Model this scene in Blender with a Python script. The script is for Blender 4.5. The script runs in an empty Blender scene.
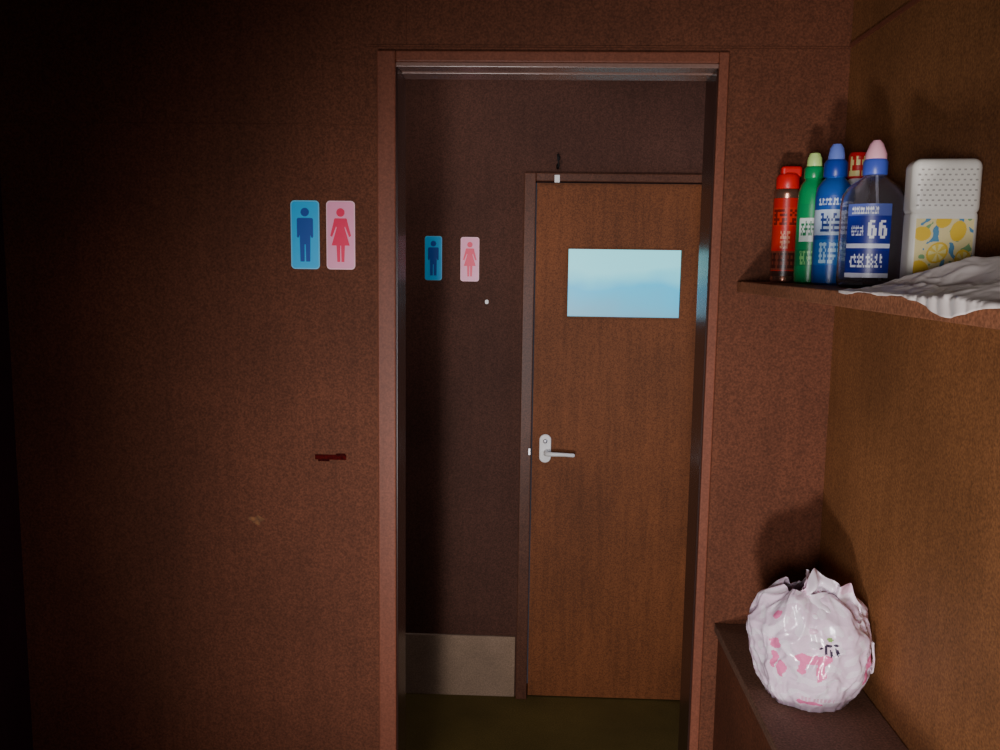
import bpy, bmesh, math, random
from mathutils import Vector, Matrix, noise
random.seed(3)
D = bpy.data
SC = bpy.context.scene
COL = SC.collection

# ------------------------------------------------------------ helpers
def s2l(c):
    return tuple(((v/255)/12.92 if v/255 <= .04045 else ((v/255+.055)/1.055)**2.4) for v in c)

def new_mat(name):
    m = D.materials.new(name); m.use_nodes = True
    nt = m.node_tree
    return m, nt, nt.nodes['Principled BSDF']

def plain(name, rgb, rough=.5, metal=0, spec=.5, trans=0, emis=0, var=.12, scale=30):
    m, nt, b = new_mat(name)
    c = s2l(rgb)
    tc = nt.nodes.new('ShaderNodeTexCoord')
    n = nt.nodes.new('ShaderNodeTexNoise'); n.inputs['Scale'].default_value = scale
    nt.links.new(tc.outputs['Object'], n.inputs['Vector'])
    r = nt.nodes.new('ShaderNodeValToRGB')
    r.color_ramp.elements[0].position = .3; r.color_ramp.elements[1].position = .7
    r.color_ramp.elements[0].color = (*[x*(1-var) for x in c], 1)
    r.color_ramp.elements[1].color = (*[min(1, x*(1+var)) for x in c], 1)
    nt.links.new(n.outputs['Fac'], r.inputs['Fac'])
    nt.links.new(r.outputs['Color'], b.inputs['Base Color'])
    b.inputs['Roughness'].default_value = rough
    b.inputs['Metallic'].default_value = metal
    b.inputs['Specular IOR Level'].default_value = spec
    b.inputs['Transmission Weight'].default_value = trans
    if emis:
        b.inputs['Emission Color'].default_value = (*c, 1)
        b.inputs['Emission Strength'].default_value = emis
    return m

def wood(name, c1, c2, rough=.7, stretch=(14, 14, 1.0), blotch=1.0, bump=.02, spec=.2, speck=.34, grain=.08):
    """painted / stained plywood: faint grain, blotches, fine speckle"""
    m, nt, b = new_mat(name)
    L = nt.links.new
    tc = nt.nodes.new('ShaderNodeTexCoord')
    mp = nt.nodes.new('ShaderNodeMapping'); mp.inputs['Scale'].default_value = stretch
    L(tc.outputs['Object'], mp.inputs['Vector'])
    n = nt.nodes.new('ShaderNodeTexNoise'); n.inputs['Scale'].default_value = 3.2
    n.inputs['Detail'].default_value = 8; n.inputs['Roughness'].default_value = .6
    L(mp.outputs['Vector'], n.inputs['Vector'])
    n2 = nt.nodes.new('ShaderNodeTexNoise'); n2.inputs['Scale'].default_value = 2.6
    n2.inputs['Detail'].default_value = 5
    L(tc.outputs['Object'], n2.inputs['Vector'])
    n3 = nt.nodes.new('ShaderNodeTexNoise'); n3.inputs['Scale'].default_value = 230
    n3.inputs['Detail'].default_value = 2
    L(tc.outputs['Object'], n3.inputs['Vector'])
    mid = [(a+b_)/2*.72 for a, b_ in zip(s2l(c1), s2l(c2))]
    r = nt.nodes.new('ShaderNodeValToRGB')
    r.color_ramp.elements[0].position = .32; r.color_ramp.elements[1].position = .70
    r.color_ramp.elements[0].color = (*[m_*(1-grain) for m_ in mid], 1)
    r.color_ramp.elements[1].color = (*[m_*(1+grain) for m_ in mid], 1)
    L(n.outputs['Fac'], r.inputs['Fac'])
    mr = nt.nodes.new('ShaderNodeMapRange')
    mr.inputs['From Min'].default_value = .3; mr.inputs['From Max'].default_value = .7
    mr.inputs['To Min'].default_value = 1-.20*blotch; mr.inputs['To Max'].default_value = 1+.20*blotch
    L(n2.outputs['Fac'], mr.inputs['Value'])
    mr3 = nt.nodes.new('ShaderNodeMapRange')
    mr3.inputs['From Min'].default_value = .3; mr3.inputs['From Max'].default_value = .7
    mr3.inputs['To Min'].default_value = 1-speck; mr3.inputs['To Max'].default_value = 1+speck
    L(n3.outputs['Fac'], mr3.inputs['Value'])
    mm = nt.nodes.new('ShaderNodeMath'); mm.operation = 'MULTIPLY'
    L(mr.outputs[0], mm.inputs[0]); L(mr3.outputs[0], mm.inputs[1])
    vm = nt.nodes.new('ShaderNodeVectorMath'); vm.operation = 'SCALE'
    L(r.outputs['Color'], vm.inputs[0]); L(mm.outputs[0], vm.inputs['Scale'])
    L(vm.outputs[0], b.inputs['Base Color'])
    bp = nt.nodes.new('ShaderNodeBump'); bp.inputs['Strength'].default_value = bump
    bp.inputs['Distance'].default_value = .002
    L(n.outputs['Fac'], bp.inputs['Height']); L(bp.outputs['Normal'], b.inputs['Normal'])
    b.inputs['Roughness'].default_value = rough
    b.inputs['Specular IOR Level'].default_value = spec
    return m

def attr_mat(name, rough=.4, sss=0, spec=.5):
    m, nt, b = new_mat(name)
    a = nt.nodes.new('ShaderNodeAttribute'); a.attribute_name = 'Col'
    n = nt.nodes.new('ShaderNodeTexNoise'); n.inputs['Scale'].default_value = 60
    mr = nt.nodes.new('ShaderNodeMapRange'); mr.inputs['To Min'].default_value = .92; mr.inputs['To Max'].default_value = 1.06
    nt.links.new(n.outputs['Fac'], mr.inputs['Value'])
    vm = nt.nodes.new('ShaderNodeVectorMath'); vm.operation = 'SCALE'
    nt.links.new(a.outputs['Color'], vm.inputs[0]); nt.links.new(mr.outputs[0], vm.inputs['Scale'])
    nt.links.new(vm.outputs[0], b.inputs['Base Color'])
    b.inputs['Roughness'].default_value = rough
    b.inputs['Specular IOR Level'].default_value = spec
    if sss:
        b.inputs['Subsurface Weight'].default_value = sss
        b.inputs['Subsurface Radius'].default_value = (.02, .014, .018)
        b.inputs['Subsurface Scale'].default_value = .3
    return m

def link(ob, parent=None):
    COL.objects.link(ob)
    if parent: ob.parent = parent
    return ob

def empty(name):
    e = D.objects.new(name, None); e.empty_display_size = .05
    COL.objects.link(e); return e

def mesh_obj(name, bm, mat, parent=None, smooth=False):
    me = D.meshes.new(name); bm.to_mesh(me); bm.free()
    if mat: me.materials.append(mat)
    if smooth:
        for p in me.polygons: p.use_smooth = True
    return link(D.objects.new(name, me), parent)

def add_box(bm, lo, hi):
    vs = [bm.verts.new((x, y, z)) for x in (lo[0], hi[0]) for y in (lo[1], hi[1]) for z in (lo[2], hi[2])]
    for f in ((0,1,3,2),(4,6,7,5),(0,4,5,1),(2,3,7,6),(0,2,6,4),(1,5,7,3)):
        bm.faces.new([vs[i] for i in f])

def boxes(name, lst, mat, parent=None, bevel=0, seg=2, smooth=False):
    bm = bmesh.new()
    for lo, hi in lst: add_box(bm, lo, hi)
    bmesh.ops.recalc_face_normals(bm, faces=bm.faces)
    ob = mesh_obj(name, bm, mat, parent, smooth)
    if bevel:
        md = ob.modifiers.new('bev', 'BEVEL'); md.width = bevel; md.segments = seg; md.limit_method = 'ANGLE'
    return ob

def lathe(name, prof, mat, loc, parent=None, n=48, sx=1, sy=1):
    bm = bmesh.new(); rings = []
    for r, z in prof:
        rings.append([bm.verts.new((sx*r*math.cos(2*math.pi*i/n), sy*r*math.sin(2*math.pi*i/n), z)) for i in range(n)])
    for a, b in zip(rings, rings[1:]):
        for i in range(n):
            bm.faces.new((a[i], a[(i+1) % n], b[(i+1) % n], b[i]))
    bm.faces.new(rings[0][::-1]); bm.faces.new(rings[-1])
    bmesh.ops.recalc_face_normals(bm, faces=bm.faces)
    ob = mesh_obj(name, bm, mat, parent, True); ob.location = loc
    md = ob.modifiers.new('es', 'EDGE_SPLIT'); md.split_angle = math.radians(38)
    return ob

def grid_obj(name, nu, nv, pos, col, mat, parent=None, closed=False, smooth=True):
    bm = bmesh.new()
    cu = nu if closed else nu+1
    V = [[bm.verts.new(pos(i/nu, j/nv)) for i in range(cu)] for j in range(nv+1)]
    cols = []
    for j in range(nv):
        for i in range(nu):
            i2 = (i+1) % cu if closed else i+1
            bm.faces.new((V[j][i], V[j][i2], V[j+1][i2], V[j+1][i]))
            if col: cols.append(col((i+.5)/nu, (j+.5)/nv))
    ob = mesh_obj(name, bm, mat, parent, smooth)
    if col:
        ca = ob.data.color_attributes.new('Col', 'FLOAT_COLOR', 'CORNER')
        for p, c in zip(ob.data.polygons, cols):
            lc = s2l(c)
            for li in p.loop_indices:
                ca.data[li].color = (*lc, 1)
    return ob

# ------------------------------------------------------------ constants
H = 1.625
D1, TH = 2.02, .115
D2 = 3.15
XR, XL = .677, -1.235
OL, OR, OT = -.318, .392, 2.062
CEIL = 2.45

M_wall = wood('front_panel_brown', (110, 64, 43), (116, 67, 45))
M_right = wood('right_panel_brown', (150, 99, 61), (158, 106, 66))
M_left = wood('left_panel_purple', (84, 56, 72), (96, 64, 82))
M_trim = wood('trim_brown', (136, 80, 60), (144, 86, 64), rough=.45, blotch=.5, speck=.2)
M_jamb = wood('jamb_varnished', (56, 36, 30), (66, 42, 36), rough=.24, blotch=.4, spec=.5, speck=.15)
M_far = wood('far_wall_brown', (88, 56, 44), (96, 61, 48))
M_door = wood('door_veneer', (130, 76, 42), (140, 82, 46), rough=.6, blotch=.9, grain=.16)
M_dframe = wood('door_frame_wood', (100, 62, 46), (110, 70, 52), rough=.4)
M_ceil = wood('ceiling_board', (70, 48, 36), (90, 60, 46), stretch=(3, 20, 20))
M_floor = wood('floor_boards', (90, 66, 40), (120, 90, 56), stretch=(20, 2, 20))
M_ffloor = wood('far_floor_vinyl', (100, 82, 38), (116, 96, 46), stretch=(4, 4, 4), rough=.8)
M_shelf = wood('shelf_wood', (158, 102, 72), (172, 114, 82), stretch=(20, 2, 20))
M_ledge = wood('bench_wood', (118, 86, 70), (130, 96, 78), stretch=(20, 2, 20))
M_kick = wood('kick_panel_grey', (166, 138, 114), (180, 152, 126), stretch=(3, 3, 3), rough=.6, grain=.1, speck=.2)
M_dark = plain('dark_gap', (18, 12, 10), .8)

# ------------------------------------------------------------ shell
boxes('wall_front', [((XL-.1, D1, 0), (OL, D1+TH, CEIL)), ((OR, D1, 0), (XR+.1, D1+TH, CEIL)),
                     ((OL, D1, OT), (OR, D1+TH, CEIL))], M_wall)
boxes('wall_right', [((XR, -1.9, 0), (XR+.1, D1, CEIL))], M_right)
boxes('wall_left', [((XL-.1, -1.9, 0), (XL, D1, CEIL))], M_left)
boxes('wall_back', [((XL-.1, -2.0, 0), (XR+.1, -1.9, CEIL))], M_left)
boxes('floor', [((XL-.1, -2.0, -.06), (XR+.1, D1+TH, 0))], M_floor)
boxes('ceiling', [((XL-.1, -2.0, CEIL), (XR+.1, D1+TH, CEIL+.06))], M_ceil)
# vestibule
VL, VR, VC = -1.1, 1.3, 2.42
boxes('wall_vestibule_rear', [((VL-.1, D2, 0), (0.0-.045, D2+.1, VC)), ((.64, D2, 0), (VR+.1, D2+.1, VC)),
                    ((-.045, D2, 1.935), (.64, D2+.1, VC))], M_far)
boxes('wall_vestibule_left', [((VL-.1, D1+TH, 0), (VL, D2, VC))], M_far)
boxes('wall_vestibule_right', [((VR, D1+TH, 0), (VR+.08, D2, 1.0)), ((VR, D1+TH, 1.95), (VR+.08, D2, VC)),
        ((VR, D1+TH, 1.0), (VR+.08, D1+TH+.12, 1.95)), ((VR, D2-.12, 1.0), (VR+.08, D2, 1.95))], M_far)
boxes('floor_vestibule', [((VL-.1, D1+TH, -.06), (VR+.1, D2+.1, 0))], M_ffloor)
boxes('ceiling_vestibule', [((VL-.1, D1+TH, VC), (VR+.1, D2+.1, VC+.06))], M_ceil)
w = empty('added_window_1')  # out-of-view opening, added for the cool side light
boxes('sash', [((VR+.01, D1+TH+.12, 1.0), (VR+.05, D1+TH+.16, 1.95)), ((VR+.01, D2-.16, 1.0), (VR+.05, D2-.12, 1.95)),
               ((VR+.01, D1+TH+.16, 1.0), (VR+.05, D2-.16, 1.04)), ((VR+.01, D1+TH+.16, 1.91), (VR+.05, D2-.16, 1.95))],
      plain('window_sash_grey', (150, 150, 155), .4), w)
boxes('pane', [((VR+.045, D1+TH+.16, 1.04), (VR+.05, D2-.16, 1.91))], plain('frosted_pane_glow', (170, 205, 240), .4, emis=1.5), w)  # pane of the added opening, glows by itself

# casing of front opening
CW = .052
boxes('trim_1', [((OL-CW+.010, D1-.014, 0), (OL, D1, OT+.024))], M_trim, bevel=.003)
boxes('trim_2', [((OR, D1-.014, 0), (OR+.022, D1, OT+.024))], M_trim, bevel=.003)
boxes('trim_3', [((OL, D1-.014, OT), (OR, D1, OT+.024))], M_trim, bevel=.003)
M_head = wood('head_lining', (150, 116, 104), (170, 132, 118), stretch=(2, 20, 20), rough=.24, spec=1.0, speck=.1)
boxes('trim_4', [((OL, D1-.010, OT-.010), (OR, D1+.040, OT)), ((OL, D1+.052, OT-.012), (OR, D1+TH+.002, OT))], M_head, bevel=.0015)
boxes('trim_5', [((OL, D1-.008, 0), (OL+.004, D1+TH, OT-.012))], M_jamb, bevel=.001)
boxes('trim_6', [((OR-.004, D1-.008, 0), (OR, D1+TH, OT-.012))], M_jamb, bevel=.001)
boxes('trim_7', [((OL-CW-.01, D1-.004, 2.096), (XR, D1, 2.100)), ((OL+.02, D1-.003, 2.101), (OL+.023, D1, CEIL)),
                 ((XL, D1-.002, 1.925), (OL-CW, D1, 1.928))], M_wall)
boxes('trim_8', [((XR-.005, -1.9, 2.098), (XR, D1-.005, 2.106))], M_trim)

# ------------------------------------------------------------ far door
boxes('trim_10', [((-.045, D2-.03, 0), (-.004, D2+.06, 1.935)), ((.599, D2-.045, 0), (.64, D2+.06, 1.935)),
                  ((-.004, D2-.03, 1.907), (.599, D2+.06, 1.935))], M_dframe, bevel=.003)
door = empty('door_1')
gx0, gx1, gz0, gz1 = .116, .512, 1.437, 1.675
dx0, dx1, dz1 = 0.0, .595, 1.903
y0, y1 = D2-.005, D2+.03
boxes('slab', [((dx0, y0, .006), (gx0, y1, dz1)), ((gx1, y0, .006), (dx1, y1, dz1)),
               ((gx0, y0, .006), (gx1, y1, gz0)), ((gx0, y0, gz1), (gx1, y1, dz1))], M_door, door)
boxes('glazing_bead', [((gx0-.006, y0-.004, gz0-.006), (gx0, y0, gz1+.006)), ((gx1, y0-.004, gz0-.006), (gx1+.006, y0, gz1+.006)),
               ((gx0, y0-.004, gz0-.006), (gx1, y0, gz0)), ((gx0, y0-.004, gz1), (gx1, y0, gz1+.006))], M_door, door, bevel=.001)
mg, nt, b = new_mat('frosted_glass_emissive')  # backlight painted as a cyan emission gradient; nothing shines behind the pane
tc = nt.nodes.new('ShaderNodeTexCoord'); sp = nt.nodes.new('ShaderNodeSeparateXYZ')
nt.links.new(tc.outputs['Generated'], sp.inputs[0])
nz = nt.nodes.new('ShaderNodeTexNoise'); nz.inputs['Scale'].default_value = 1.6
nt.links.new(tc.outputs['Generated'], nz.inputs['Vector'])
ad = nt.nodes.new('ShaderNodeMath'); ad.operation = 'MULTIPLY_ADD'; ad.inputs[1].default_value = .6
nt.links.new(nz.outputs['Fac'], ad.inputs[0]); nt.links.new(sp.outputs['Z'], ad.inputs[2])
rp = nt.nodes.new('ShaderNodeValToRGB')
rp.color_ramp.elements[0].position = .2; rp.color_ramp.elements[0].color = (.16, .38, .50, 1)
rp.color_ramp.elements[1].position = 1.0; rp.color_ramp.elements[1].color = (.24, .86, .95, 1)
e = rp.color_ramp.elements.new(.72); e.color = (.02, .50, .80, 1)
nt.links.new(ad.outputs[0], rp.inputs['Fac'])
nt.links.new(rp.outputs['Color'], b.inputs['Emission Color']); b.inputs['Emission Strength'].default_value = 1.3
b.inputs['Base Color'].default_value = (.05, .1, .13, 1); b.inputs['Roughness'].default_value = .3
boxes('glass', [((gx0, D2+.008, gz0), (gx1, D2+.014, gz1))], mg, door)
M_white = plain('white_plastic', (235, 235, 232), .35, var=.03)
M_steel = plain('brushed_steel', (200, 200, 205), .35, metal=.7, var=.05)
def rrect(bm, cx, cz, w, h, r, y0, y1, seg=8):
    pts = []
    for qx, qz, a0 in ((1, 1, 0), (-1, 1, 90), (-1, -1, 180), (1, -1, 270)):
        for k in range(seg+1):
            a = math.radians(a0+90*k/seg)
            pts.append((cx+qx*(w/2-r)+r*math.cos(a), cz+qz*(h/2-r)+r*math.sin(a)))
    A = [bm.verts.new((x, y0, z)) for x, z in pts]; B = [bm.verts.new((x, y1, z)) for x, z in pts]
    n = len(pts); bm.faces.new(A); bm.faces.new(B[::-1])
    for i in range(n): bm.faces.new((A[i], B[i], B[(i+1) % n], A[(i+1) % n]))
    bmesh.ops.recalc_face_normals(bm, faces=bm.faces)
bm = bmesh.new(); rrect(bm, .047, .957, .042, .104, .0205, y0-.010, y0)
mesh_obj('escutcheon', bm, M_white, door).modifiers.new('b', 'BEVEL').width = .002
def tube(name, pts, rads, mat, parent, n=14):
    bm = bmesh.new(); rings = []
    P = [Vector(p) for p in pts]
    for i, p in enumerate(P):
        t = (P[min(i+1, len(P)-1)]-P[max(i-1, 0)]).normalized()
        a = t.orthogonal().normalized() if abs(t.z) > .9 else t.cross(Vector((0, 0, 1))).normalized()
        c = t.cross(a)
        rings.append([bm.verts.new(p+rads[i]*(math.cos(2*math.pi*k/n)*a+math.sin(2*math.pi*k/n)*c)) for k in range(n)])
    for A, B in zip(rings, rings[1:]):
        for k in range(n): bm.faces.new((A[k], A[(k+1) % n], B[(k+1) % n], B[k]))
    bm.faces.new(rings[0][::-1]); bm.faces.new(rings[-1])
    bmesh.ops.recalc_face_normals(bm, faces=bm.faces)
    return mesh_obj(name, bm, mat, parent, True)
tube('lever', [(.05, y0-.008, .944), (.05, y0-.035, .944), (.056, y0-.043, .944), (.075, y0-.045, .944), (.12, y0-.044, .943), (.148, y0-.042, .941), (.153, y0-.042, .941)],
     [.009, .009, .009, .0075, .0065, .007, .004], M_white, door)
lathe('thumb_turn', [(.008, 0), (.008, .006), (.005, .008)], M_steel, (.047, y0-.010, .985), door, 20).rotation_euler = (math.radians(90), 0, 0)
boxes('strike_plate', [((-.013, D2-.034, .937), (-.007, D2-.030, .960))], M_steel, door)
boxes('hinge', [((.594, D2-.012, 1.66), (.60, D2-.004, 1.74)), ((.594, D2-.012, .2), (.60, D2-.004, .28))], M_steel, door)

dc = empty('door_catch')
boxes('plate', [((.060, D2-.036, 1.902), (.078, D2-.030, 1.928))], M_white, dc, bevel=.001)
tube('hook', [(.071, D2-.002, 1.955), (.071, D2-.022, 1.96), (.073, D2-.024, 1.985), (.070, D2-.02, 2.0)], [.005, .006, .006, .004], M_dark, dc)

boxes('baseboard_vestibule', [((VL, D2-.012, 0), (-.05, D2, .236))], M_kick, bevel=.002)
boxes('baseboard_vestibule_right', [((.645, D2-.012, 0), (VR, D2, .236))], M_kick, bevel=.002)

# ------------------------------------------------------------ toilet signs
def poly_fan(bm, pts, y):
    bm.faces.new([bm.verts.new((x, y, z)) for x, z in pts])
def circ(cx, cz, r, n=24): return [(cx+r*math.cos(2*math.pi*k/n), cz+r*math.sin(2*math.pi*k/n)) for k in range(n)]
M_blue = plain('sign_blue', (0, 190, 255), .35, var=.03); M_blued = plain('sign_navy', (0, 76, 170), .35, var=.03)
M_pink = plain('sign_pink', (255, 165, 200), .35, var=.03); M_pinkd = plain('sign_crimson', (245, 0, 84), .35, var=.03)
M_be = plain('sign_edge_blue', (110, 215, 255), .35, var=.03); M_pe = plain('sign_edge_pink', (255, 205, 215), .35, var=.03)
def sign(name, cx, cz, w, h, y, kind):
    e = empty(name)
    m1, m2, m3 = (M_be, M_blue, M_blued) if kind == 'm' else (M_pe, M_pink, M_pinkd)
    bm = bmesh.new(); rrect(bm, cx, cz, w, h, w*.14, y-.002, y); mesh_obj('edge_plate', bm, m1, e)
    bm = bmesh.new(); rrect(bm, cx, cz, w*.93, h*.97, w*.12, y-.0026, y-.0019); mesh_obj('face', bm, m2, e)
    bm = bmesh.new(); k = [0]
    def P(l):
        poly_fan(bm, [(cx+a*h, cz+b*h) for a, b in l], y-.0034-k[0]*.00006); k[0] += 1
    P(circ(0, .33, .062))
    if kind == 'm':
        P([(-.105, .245), (-.12, .225), (-.12, -.03), (-.105, -.045), (-.09, -.03), (-.078, .0), (-.078, .19), (.078, .19), (.078, .0), (.09, -.03), (.105, -.045), (.12, -.03), (.12, .225), (.105, .245)])
        P([(-.078, .19), (-.078, -.08), (.078, -.08), (.078, .19)])
        P([(-.078, -.08), (-.072, -.39), (-.012, -.39), (-.008, -.08)])
        P([(.008, -.08), (.012, -.39), (.072, -.39), (.078, -.08)])
        P([(-.01, -.08), (-.01, -.14), (.01, -.14), (.01, -.08)])
    else:
        P([(-.085, .245), (-.10, .22), (-.055, .10), (.055, .10), (.10, .22), (.085, .245)])
        P([(-.055, .12), (-.135, -.15), (.135, -.15), (.055, .12)])
        P([(-.09, .24), (-.155, -.01), (-.125, -.025), (-.05, .17)])
        P([(.05, .17), (.125, -.025), (.155, -.01), (.09, .24)])
        P([(-.062, -.15), (-.052, -.39), (-.01, -.39), (-.006, -.15)])
        P([(.006, -.15), (.01, -.39), (.052, -.39), (.062, -.15)])
    bmesh.ops.recalc_face_normals(bm, faces=bm.faces)
    mesh_obj('figure', bm, m3, e)
sign('mens_toilet_sign', -.528, 1.681, .066, .155, D1, 'm')
sign('womens_toilet_sign', -.446, 1.681, .066, .155, D1, 'f')
sign('mens_toilet_sign.001', -.364, 1.636, .061, .156, D2, 'm')
sign('womens_toilet_sign.001', -.234, 1.634, .066, .156, D2, 'f')

lb = empty('wall_label')
boxes('strip', [((-.512, D1-.0015, 1.157), (-.438, D1, 1.169))], plain('label_dark_red', (70, 8, 8), .9, spec=.1, var=.5, scale=120), lb)
boxes('torn_edge', [((-.505, D1-.0018, 1.153), (-.478, D1, 1.159)), ((-.462, D1-.0018, 1.166), (-.440, D1, 1.172))], plain('label_worn', (56, 10, 8), .9, spec=.1, var=.4, scale=120), lb)
bm = bmesh.new()
pts = [(-.655+.016*math.cos(a)*(1+.4*math.sin(3*a)), 1.005+.010*math.sin(a)*(1+.3*math.cos(5*a))) for a in [k*math.pi/12 for k in range(24)]]
A = [bm.verts.new((x, D1-.0008, z)) for x, z in pts]; bm.faces.new(A[::-1])
mesh_obj('wall_scuff', bm, plain('scuff_ochre', (124, 78, 38), .7, var=.5, scale=90))
bm = bmesh.new(); rrect(bm, -.172, 1.484, .012, .015, .005, D2-.004, D2); mesh_obj('wall_hook', bm, M_white)

# ------------------------------------------------------------ shelf and bench
SZ = 1.590
sh = empty('wall_shelf')
boxes('board', [((.455, -.3, SZ-.024), (XR-.001, D1-.001, SZ))], M_shelf, sh, bevel=.002)
BZ = .782
bn = empty('storage_bench')
boxes('top_board', [((.440, -.3, BZ-.02), (XR-.003, D1-.003, BZ))], M_ledge, bn, bevel=.002)
boxes('carcass', [((.450, -.29, 0), (XR-.004, D1-.004, BZ-.02))], M_wall, bn)

# ------------------------------------------------------------ bitmap text
GL = {'6': ["01110","11000","11110","11011","11011","11011","01110"]}
def glyph(ch, x, y):
    if not (0 <= x < 1 and 0 <= y < 1): return False
    return GL[ch][6-int(y*7)][int(x*5)] == '1'
def pseudo(x, y, seed, cols=5, rows=5):
    if not (0 <= x < 1 and 0 <= y < 1): return False
    g = int(x*cols); fx = x*cols-g
    if fx > .86: return False
    i = int(fx/.86*6); j = int(y*rows*1.2)
    rnd = random.Random(seed*997+g*31+i*7+j*131).random()
    return (j % 2 == 0 and rnd < .8) or (i % 3 == 1 and rnd < .85)

M_lab = attr_mat('printed_label', .35)
def label(name, r, z0, z1, a, func, loc, parent, nu=110, nv=90, turn=0):
    t = math.radians(turn); A = math.radians(a)
    def pos(u, v):
        th = -A+2*A*u+t
        return (loc[0]+r*math.sin(th), loc[1]-r*math.cos(th), loc[2]+z0+(z1-z0)*v)
    return grid_obj(name, nu, nv, pos, func, M_lab, parent)

# 1 red insecticide spray can
can = empty('insecticide_spray_can'); L = (.534, 1.935, SZ)
M_cans = plain('can_steel', (170, 120, 100), .25, metal=.8, var=.04); M_redcap = plain('cap_red', (215, 22, 20), .4, var=.05)
lathe('body', [(.024, .0), (.027, .002), (.028, .006), (.027, .010), (.027, .185), (.028, .189), (.025, .196), (.018, .203), (.014, .205)], M_cans, L, can)
lathe('cap', [(.022, .196), (.024, .200), (.024, .222), (.020, .228), (.012, .229)], M_redcap, L, can)
boxes('nozzle', [((L[0]-.016, L[1]-.010, L[2]+.222), (L[0]+.027, L[1]+.010, L[2]+.246))], M_redcap, can, bevel=.006, seg=3)
def f_can(u, v):
    if v < .07: return (60, 34, 26)
    if .08 < v < .32: return (70, 30, 22) if pseudo((u-.2)/.6, (v-.1)/.2, 3, 4, 4) else (120, 56, 40)
    if .36 < v < .6: return (205, 130, 100) if pseudo((u-.38)/.16, (v-.36)/.22, 5, 1, 6) else (180, 36, 22)
    if .64 < v < .88: return (110, 24, 18) if pseudo((u-.25)/.5, (v-.66)/.2, 8, 2, 6) else (195, 44, 24)
    return (186, 32, 24)
label('label', .0277, .014, .178, 150, f_can, L, can)

# 2 green cleaner bottle
gb = empty('green_cleaner_bottle'); L = (.562, 1.85, SZ)
M_green = plain('bottle_green', (10, 150, 84), .3, var=.05); M_lime = plain('cap_lime', (200, 235, 140), .4, var=.04)
lathe('body', [(.022, 0), (.028, .004), (.029, .02), (.029, .165), (.028, .185), (.024, .200), (.017, .208), (.016, .215)], M_green, L, gb)
lathe('collar', [(.018, .212), (.019, .214), (.019, .232), (.016, .236)], M_green, L, gb)
lathe('cap', [(.014, .234), (.015, .236), (.014, .252), (.010, .262), (.004, .265)], M_lime, L, gb)
def f_gr(u, v):
    if .45 < v < .8 and .15 < u < .75: return (225, 235, 225) if not pseudo((u-.2)/.5, (v-.55)/.2, 12, 3, 5) else (30, 130, 80)
    if .1 < v < .35: return (130, 200, 120) if pseudo((u-.2)/.6, (v-.12)/.2, 14, 4, 4) else (10, 128, 74)
    return (12, 146, 84)
label('label', .0296, .022, .160, 95, f_gr, L, gb)

# 3 blue cleaner bottle
bb = empty('blue_cleaner_bottle'); L = (.573, 1.752, SZ)
M_blu = plain('bottle_blue', (24, 84, 170), .3, var=.05); M_navy = plain('cap_blue', (24, 60, 160), .35, var=.05)
M_lid = plain('lid_lilac', (110, 130, 215), .4, var=.04)
lathe('body', [(.026, 0), (.033, .004), (.034, .02), (.034, .172), (.032, .186), (.024, .198), (.018, .204), (.018, .208)], M_blu, L, bb)
lathe('cap', [(.021, .206), (.022, .208), (.022, .232), (.018, .238)], M_navy, L, bb)
lathe('tip', [(.016, .236), (.015, .248), (.013, .260), (.008, .268)], M_lid, L, bb)
def f_bl(u, v):
    if v > .86: return (205, 222, 240) if pseudo((u-.15)/.6, (v-.88)/.09, 22, 5, 3) else (30, 80, 170)
    if .5 < v < .82: return (30, 60, 140) if pseudo((u-.2)/.55, (v-.54)/.24, 25, 3, 6) else (196, 214, 236)
    if .12 < v < .45: return (170, 210, 235) if pseudo((u-.2)/.6, (v-.15)/.26, 27, 4, 6) else (26, 110, 190)
    return (24, 84, 170)
label('label', .0346, .02, .170, 95, f_bl, L, bb)

# 4 red-capped bottle
rb = empty('red_capped_bottle'); L = (.632, 1.80, SZ)
lathe('body', [(.018, 0), (.022, .004), (.022, .19), (.018, .205), (.012, .21)], plain('bottle_white', (225, 225, 230), .35, var=.03), L, rb)
lathe('cap', [(.016, .208), (.019, .21), (.019, .252), (.016, .258)], M_redcap, L, rb)
label('label', .0195, .212, .250, 95, lambda u, v: (240, 225, 150) if pseudo((u-.1)/.8, v, 44, 2, 3) else (205, 30, 28), L, rb, 60, 40)

# 5 large clear bottle
cb = empty('alcohol_bottle'); L = (.573, 1.55, SZ)
mc, nt, b = new_mat('clear_plastic')
b.inputs['Base Color'].default_value = (*s2l((250, 246, 252)), 1); b.inputs['Roughness'].default_value = .05
b.inputs['Transmission Weight'].default_value = .97; b.inputs['IOR'].default_value = 1.3
nn = nt.nodes.new('ShaderNodeTexNoise'); nn.inputs['Scale'].default_value = 18
bpn = nt.nodes.new('ShaderNodeBump'); bpn.inputs['Strength'].default_value = .15
nt.links.new(nn.outputs['Fac'], bpn.inputs['Height']); nt.links.new(bpn.outputs['Normal'], b.inputs['Normal'])
outer = [(.044, 0), (.050, .004), (.052, .012), (.052, .140), (.050, .156), (.042, .170), (.028, .180), (.019, .187), (.018, .196)]
lathe('body', outer+[(.0165, .196), (.0175, .186), (.027, .178), (.040, .168), (.048, .155), (.0505, .139), (.0505, .013), (.048, .006), (.04, .004)], mc, L, cb, 64)
M_collar = plain('collar_blue_white', (70, 90, 190), .35, var=.03)
lathe('collar', [(.019, .190), (.020, .192), (.020, .212), (.017, .217)], M_collar, L, cb)
lathe('nozzle', [(.016, .215), (.0175, .217), (.017, .226), (.014, .234), (.011, .242), (.006, .248)], plain('nozzle_pink', (245, 180, 195), .4, var=.03), L, cb)
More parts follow.
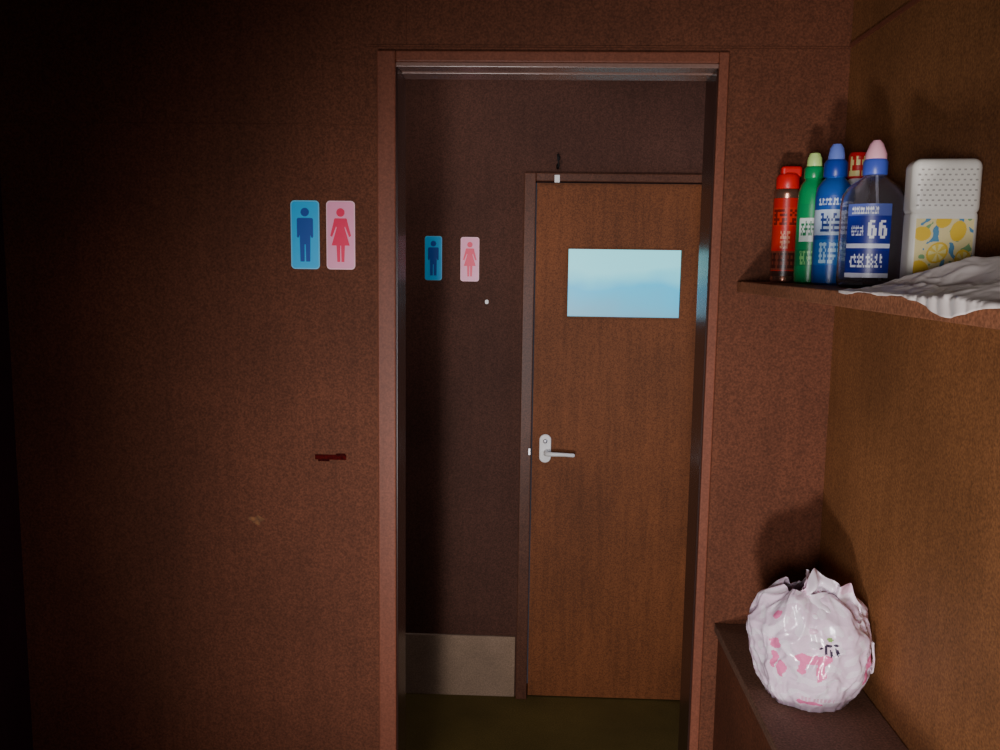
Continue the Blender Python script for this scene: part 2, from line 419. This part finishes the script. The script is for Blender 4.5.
tube('dip_tube', [(L[0]+.004, L[1]+.002, SZ+.19), (L[0]+.012, L[1]+.002, SZ+.1), (L[0]+.02, L[1], SZ+.012)], [.0025]*3, M_white, cb)
def f_66(u, v):
    if v > .84:
        return (235, 238, 245) if pseudo((u-.12)/.6, (v-.86)/.10, 51, 6, 3) else (90, 105, 180)
    if .50 < v < .82:
        if glyph('6', (u-.50)/.18, (v-.53)/.25) or glyph('6', (u-.73)/.18, (v-.53)/.25): return (245, 246, 250)
        if pseudo((u-.12)/.30, (v-.57)/.14, 53, 3, 5): return (225, 230, 245)
        return (30, 44, 150)
    if .40 < v < .46: return (225, 228, 245)
    if .12 < v < .36:
        return (235, 238, 248) if pseudo((u-.12)/.75, (v-.14)/.18, 55, 4, 5) else (30, 40, 135)
    if v < .06: return (225, 225, 240)
    return (30, 42, 145)
label('label', .0527, .018, .140, 40, f_66, L, cb, 170, 130, turn=-26)

# 6 air freshener with lemon print
af = empty('air_freshener'); cx, cy = .607, 1.37
ROT = math.radians(-8)
M_offw = plain('freshener_white', (232, 228, 216), .4, var=.02)
def shell(name, w, d, z0, z1, r):
    bm = bmesh.new(); add_box(bm, (-w/2, -d/2, z0), (w/2, d/2, z1)); bmesh.ops.recalc_face_normals(bm, faces=bm.faces)
    o = mesh_obj(name, bm, M_offw, af, True); o.location = (cx, cy, SZ); o.rotation_euler = (0, 0, ROT)
    m = o.modifiers.new('b', 'BEVEL'); m.width = r; m.segments = 6; m.limit_method = 'ANGLE'
shell('container', .094, .052, 0, .122, .010)
shell('vent_cap', .097, .056, .112, .196, .013)
slots = []
for j in range(8):
    for i in range(10):
        x = -.038+i*.0083+(.002 if j % 2 else -.002)
        slots.append(((x-.0018, -.0286, .126+j*.0074), (x+.0018, -.0270, .1284+j*.0074)))
o = boxes('vents', slots, plain('vent_grey', (170, 166, 156), .7), af, bevel=.0004); o.location = (cx, cy, SZ); o.rotation_euler = (0, 0, ROT)
lem = [(.12, .78, .15), (.40, .50, .20), (.74, .82, .17), (.86, .38, .19), (.13, .25, .17), (.55, .12, .16), (.48, .97, .14), (.97, .05, .12)]
def f_lem(u, v):
    for k, (a, c, r) in enumerate(lem):
        dx, dy = u-a, (v-c)*1.1
        an = .6*k; X = dx*math.cos(an)+dy*math.sin(an); Y = -dx*math.sin(an)+dy*math.cos(an)
        q = (X/r)**2+(Y/(r*.78))**2
        if q < 1:
            if k % 2 and q < .7: return (250, 236, 160) if int((math.atan2(Y, X)+3.2)*2) % 2 else (245, 215, 90)
            return (240, 200, 60)
    n = noise.noise(Vector((u*7, v*8, 2)))
    if n > .32: return (90, 150, 185)
    if n < -.36: return (130, 175, 120)
    return (238, 222, 160)
o = grid_obj('lemon_print', 110, 110, lambda u, v: (-.040+.080*u, -.0264, .008+.100*v), f_lem, M_lab, af)
o.location = (cx, cy, SZ); o.rotation_euler = (0, 0, ROT)

# 7 crumpled white sheet on shelf, slightly over the edge
def cl_pos(u, v):
    y = 1.322-.66*u
    taper = min(1, .22+u*1.3)
    over = .006+.004*noise.noise(Vector((u*9, .3, 0)))+.018*math.exp(-((u-.52)/.08)**2)
    width = .205*taper
    s = v*(width+over)
    xin = .455+width
    x = xin-s
    w3 = Vector((u*9+.5*noise.noise(Vector((u*8, v*6, 3))), v*5, 4))
    h = .003+.008*abs(noise.noise(Vector((u*5, v*3, 1))))+.012*(.6-abs(noise.noise(w3)))*.6+.005*abs(noise.noise(Vector((u*22, v*12, 8))))
    h += .066*math.exp(-((v-.36)/.30)**2)*min(1, u*1.5)*(1+.5*noise.noise(Vector((u*5, v*2, 7))))
    h *= min(1, .30+(1-v)*3)*min(1, .3+u*6)
    h = max(h, .001)
    if x >= .452:
        z = SZ+h
    else:
        d = .452-x
        z = SZ+h-d*1.0
        x = .452-.005-.004*abs(noise.noise(Vector((u*22, v*5, 2))))-d*.12
    x = min(x, XR-.012)
    return (x, y+.006*noise.noise(Vector((u*8, v*8, 9)))*min(1, u*8), z)
mcl = plain('thin_white_plastic_sheet', (244, 232, 224), .35, var=.03)
cl = grid_obj('crumpled_plastic_sheet', 220, 90, cl_pos, None, mcl)
md = cl.modifiers.new('s', 'SOLIDIFY'); md.thickness = .0008; md.offset = 1

# ------------------------------------------------------------ tied plastic bag
BC = (.551, 1.675, BZ)
prof = [(0, .064), (.04, .076), (.12, .090), (.25, .101), (.42, .107), (.58, .107), (.70, .102), (.80, .094), (.88, .082), (.95, .066), (1.0, .050)]
def pr(v):
    for (a, ra), (b_, rb_) in zip(prof, prof[1:]):
        if v <= b_:
            t = (v-a)/(b_-a); return ra+(rb_-ra)*t
    return prof[-1][1]
def ridged(q): return 1-2*abs(noise.noise(q))
random.seed(23)
planes = []
for k in range(22):
    a = random.uniform(0, 2*math.pi); el = random.uniform(-.5, .75)
    planes.append((Vector((math.cos(a)*math.cos(el), math.sin(a)*math.cos(el), math.sin(el))), random.uniform(.84, 1.0)))
def bag_pos(u, v):
    th = 2*math.pi*u
    c, s = math.cos(th), math.sin(th)
    q = Vector((c*1.3, s*1.3, v*2.0))
    warp = Vector((noise.noise(q*2), noise.noise(q*2+Vector((7, 0, 0))), noise.noise(q*2+Vector((0, 7, 0)))))*.4
    q2 = q+warp
    n1 = ridged(q2*1.0+Vector((1, 3, 0))); n2 = ridged(Vector((q2.x*2.0, q2.y*2.0, q2.z*1.6))+Vector((5, 1, 2))); n3 = ridged(Vector((q2.x*3.6, q2.y*3.6, q2.z*3.4)))
    d = Vector((c, s, (v-.5)*1.25))
    f = 1.0
    dn = d.normalized()
    wob = .02*noise.noise(q*3)
    for nrm, off in planes:
        dp = dn.dot(nrm)
        if dp > .75: f = min(f, (off+wob)/dp)
    r = pr(v)*f*1.06
    r *= .965+.075*n1*(.4+.6*v)+.060*n2+.026*n3
    z = .222*v-.030*max(0, v-.7)*3.3*(.5+.5*c)*.5
    fold = max(0, v-.6)/.4
    r += .006*fold*math.sin(5*th+5*noise.noise(q))
    z = max(.0006, z+.004*n2*min(1, v*4)+.026*fold*noise.noise(q*1.5))
    if v < .03: z = .0006
    x = BC[0]+r*c-.004*max(0, v-.5)*2; y = BC[1]+r*s*.88
    return (min(x, XR-.003), y, BC[2]+z)
def blob(du, dv, a, b_): return (du/a)**2+(dv/b_)**2 < 1
def bag_col(u, v):
    x = (u-.75)*2*math.pi
    n = noise.noise(Vector((u*30, v*14, 0)))
    base = (238, 212, 230) if n < .1 else (248, 232, 244)
    for bx, bv, a, b_ in ((-.20, .52, .30, .05), (-.07, .44, .08, .10), (-.36, .46, .06, .09), (-.85, .60, .15, .04), (-.9, .45, .08, .09), (-.75, .38, .06, .08), (.95, .45, .20, .05), (.85, .35, .08, .09), (-.2, .10, .28, .02), (-.9, .80, .1, .03)):
        if blob(x-bx+.07*n, v-bv+.03*n, a, b_):
            return (246, 130, 178)
    if -.35 < x < .25 and .12 < v < .16 and (x*14) % 1 < .6: return (228, 180, 202)
    for bx, bv, a, b_ in ((.02, .60, .022, .045), (.08, .64, .06, .012), (.11, .58, .016, .04), (.20, .59, .016, .045), (-.06, .61, .03, .010), (.20, .65, .05, .010)):
        if blob(x-bx, v-bv, a, b_): return (64, 54, 74)
    if blob(x-.10, v-.69, .05, .018): return (140, 178, 100)
    return base
bag = empty('plastic_carrier_bag')
M_bag = attr_mat('thin_pink_plastic', .2, sss=.2, spec=.8)
grid_obj('bag_body', 280, 180, bag_pos, bag_col, M_bag, bag, closed=True)
def fan(name, ox, oy, ang, lean, w, h, seed, zb=.160, flat=.6):
    def pos(u, v):
        X = (u-.5)*w*(1.0-.12*v)
        top = 1-flat*abs(2*u-1)**2.6+.16*noise.noise(Vector((u*3.5, 0, seed)))
        Z = zb+h*v*max(.15, top)
        Y = .012*math.sin(u*8+seed)*(.3+v)+.016*ridged(Vector((u*4, v*3, seed+3)))+lean*v*v+.25*w*(2*u-1)**2*.5
        x = X*math.cos(ang)-Y*math.sin(ang); y = X*math.sin(ang)+Y*math.cos(ang)
        return (min(BC[0]+ox+x, XR-.004), BC[1]+oy+y, BC[2]+Z)
    grid_obj(name, 44, 26, pos, lambda u, v: (248, 232, 244) if noise.noise(Vector((u*5, v*5, seed))) < .25 else (242, 200, 222), M_bag, bag)
fan('gather_1', .000, -.092, .04, .050, .150, .088, 1, zb=.140, flat=.40)
fan('gather_2', .010, -.045, .15, .01, .105, .094, 4, flat=.35)
fan('gather_3', .034, -.035, -.5, .01, .095, .080, 7)
fan('gather_4', -.004, .00, .5, -.01, .10, .088, 9)
def hl(u, v):
    a = math.pi*u
    r0 = .030+.014*v
    X = .094+.012*math.sin(a)+.004*noise.noise(Vector((u*6, v*3, 1))); Y = -.045-r0*math.cos(a)*.8
    Z = .145-.055*math.sin(a)*(1+.3*v)+.008*noise.noise(Vector((u*5, v*5, 2)))
    return (min(BC[0]+X, XR-.004), BC[1]+Y, BC[2]+Z)
grid_obj('handle_loop', 36, 10, hl, lambda u, v: (246, 230, 240), M_bag, bag)

# ------------------------------------------------------------ lights
def spot(name, loc, tgt, power, size, blend, rad, col):
    l = D.lights.new(name, 'SPOT'); l.energy = power; l.spot_size = math.radians(size); l.spot_blend = blend
    l.shadow_soft_size = rad; l.color = col
    o = D.objects.new(name, l); o.location = loc
    o.rotation_euler = (Vector(tgt)-Vector(loc)).to_track_quat('-Z', 'Y').to_euler(); COL.objects.link(o)
def area(name, loc, tgt, power, sx, sy, col, spread=180):
    l = D.lights.new(name, 'AREA'); l.shape = 'RECTANGLE'; l.size = sx; l.size_y = sy; l.energy = power; l.color = col
    l.spread = math.radians(spread)
    o = D.objects.new(name, l); o.location = loc
    o.rotation_euler = (Vector(tgt)-Vector(loc)).to_track_quat('-Z', 'Y').to_euler(); COL.objects.link(o)
spot('low_lamp', (-.30, -.85, .60), (.44, 2.0, 1.02), 200, 65, 1, .10, (1, .94, .93))
spot('upper_lamp', (-.28, -.6, 1.45), (.48, 2.0, 1.15), 115, 66, 1, .2, (1, .96, .98))
area('fill_lamp', (-.5, -.9, 1.0), (-.75, 2.0, .7), 1.5, .5, .5, (.95, .84, 1), 90)
area('vestibule_side_fill', (VR-.03, (D1+TH+D2)/2, 1.5), (0, 2.7, 1.4), 3.2, .7, .85, (.7, .74, 1))  # added cool side light, set beside the out-of-view pane
area('vestibule_top_fill', (-.25, D1+TH+.2, VC-.05), (-.28, D2, 1.0), 3.5, .25, .25, (1, .85, .82))  # added fill to lift the dark far wall; no fitting up there

wd = D.worlds.new('World'); SC.world = wd; wd.use_nodes = True
wd.node_tree.nodes['Background'].inputs[0].default_value = (.5, .6, .8, 1)
wd.node_tree.nodes['Background'].inputs[1].default_value = .05

# ------------------------------------------------------------ camera
cam = D.cameras.new('camera'); cam.sensor_width = 36; cam.lens = 36*880/1000; cam.clip_start = .02
co = D.objects.new('camera', cam); COL.objects.link(co)
R = Matrix.Rotation(math.radians(2.2), 4, 'Z') @ Matrix.Rotation(math.radians(90-7.3), 4, 'X') @ Matrix.Rotation(math.radians(.8), 4, 'Z')
co.matrix_world = Matrix.Translation((0, 0, H)) @ R
SC.camera = co
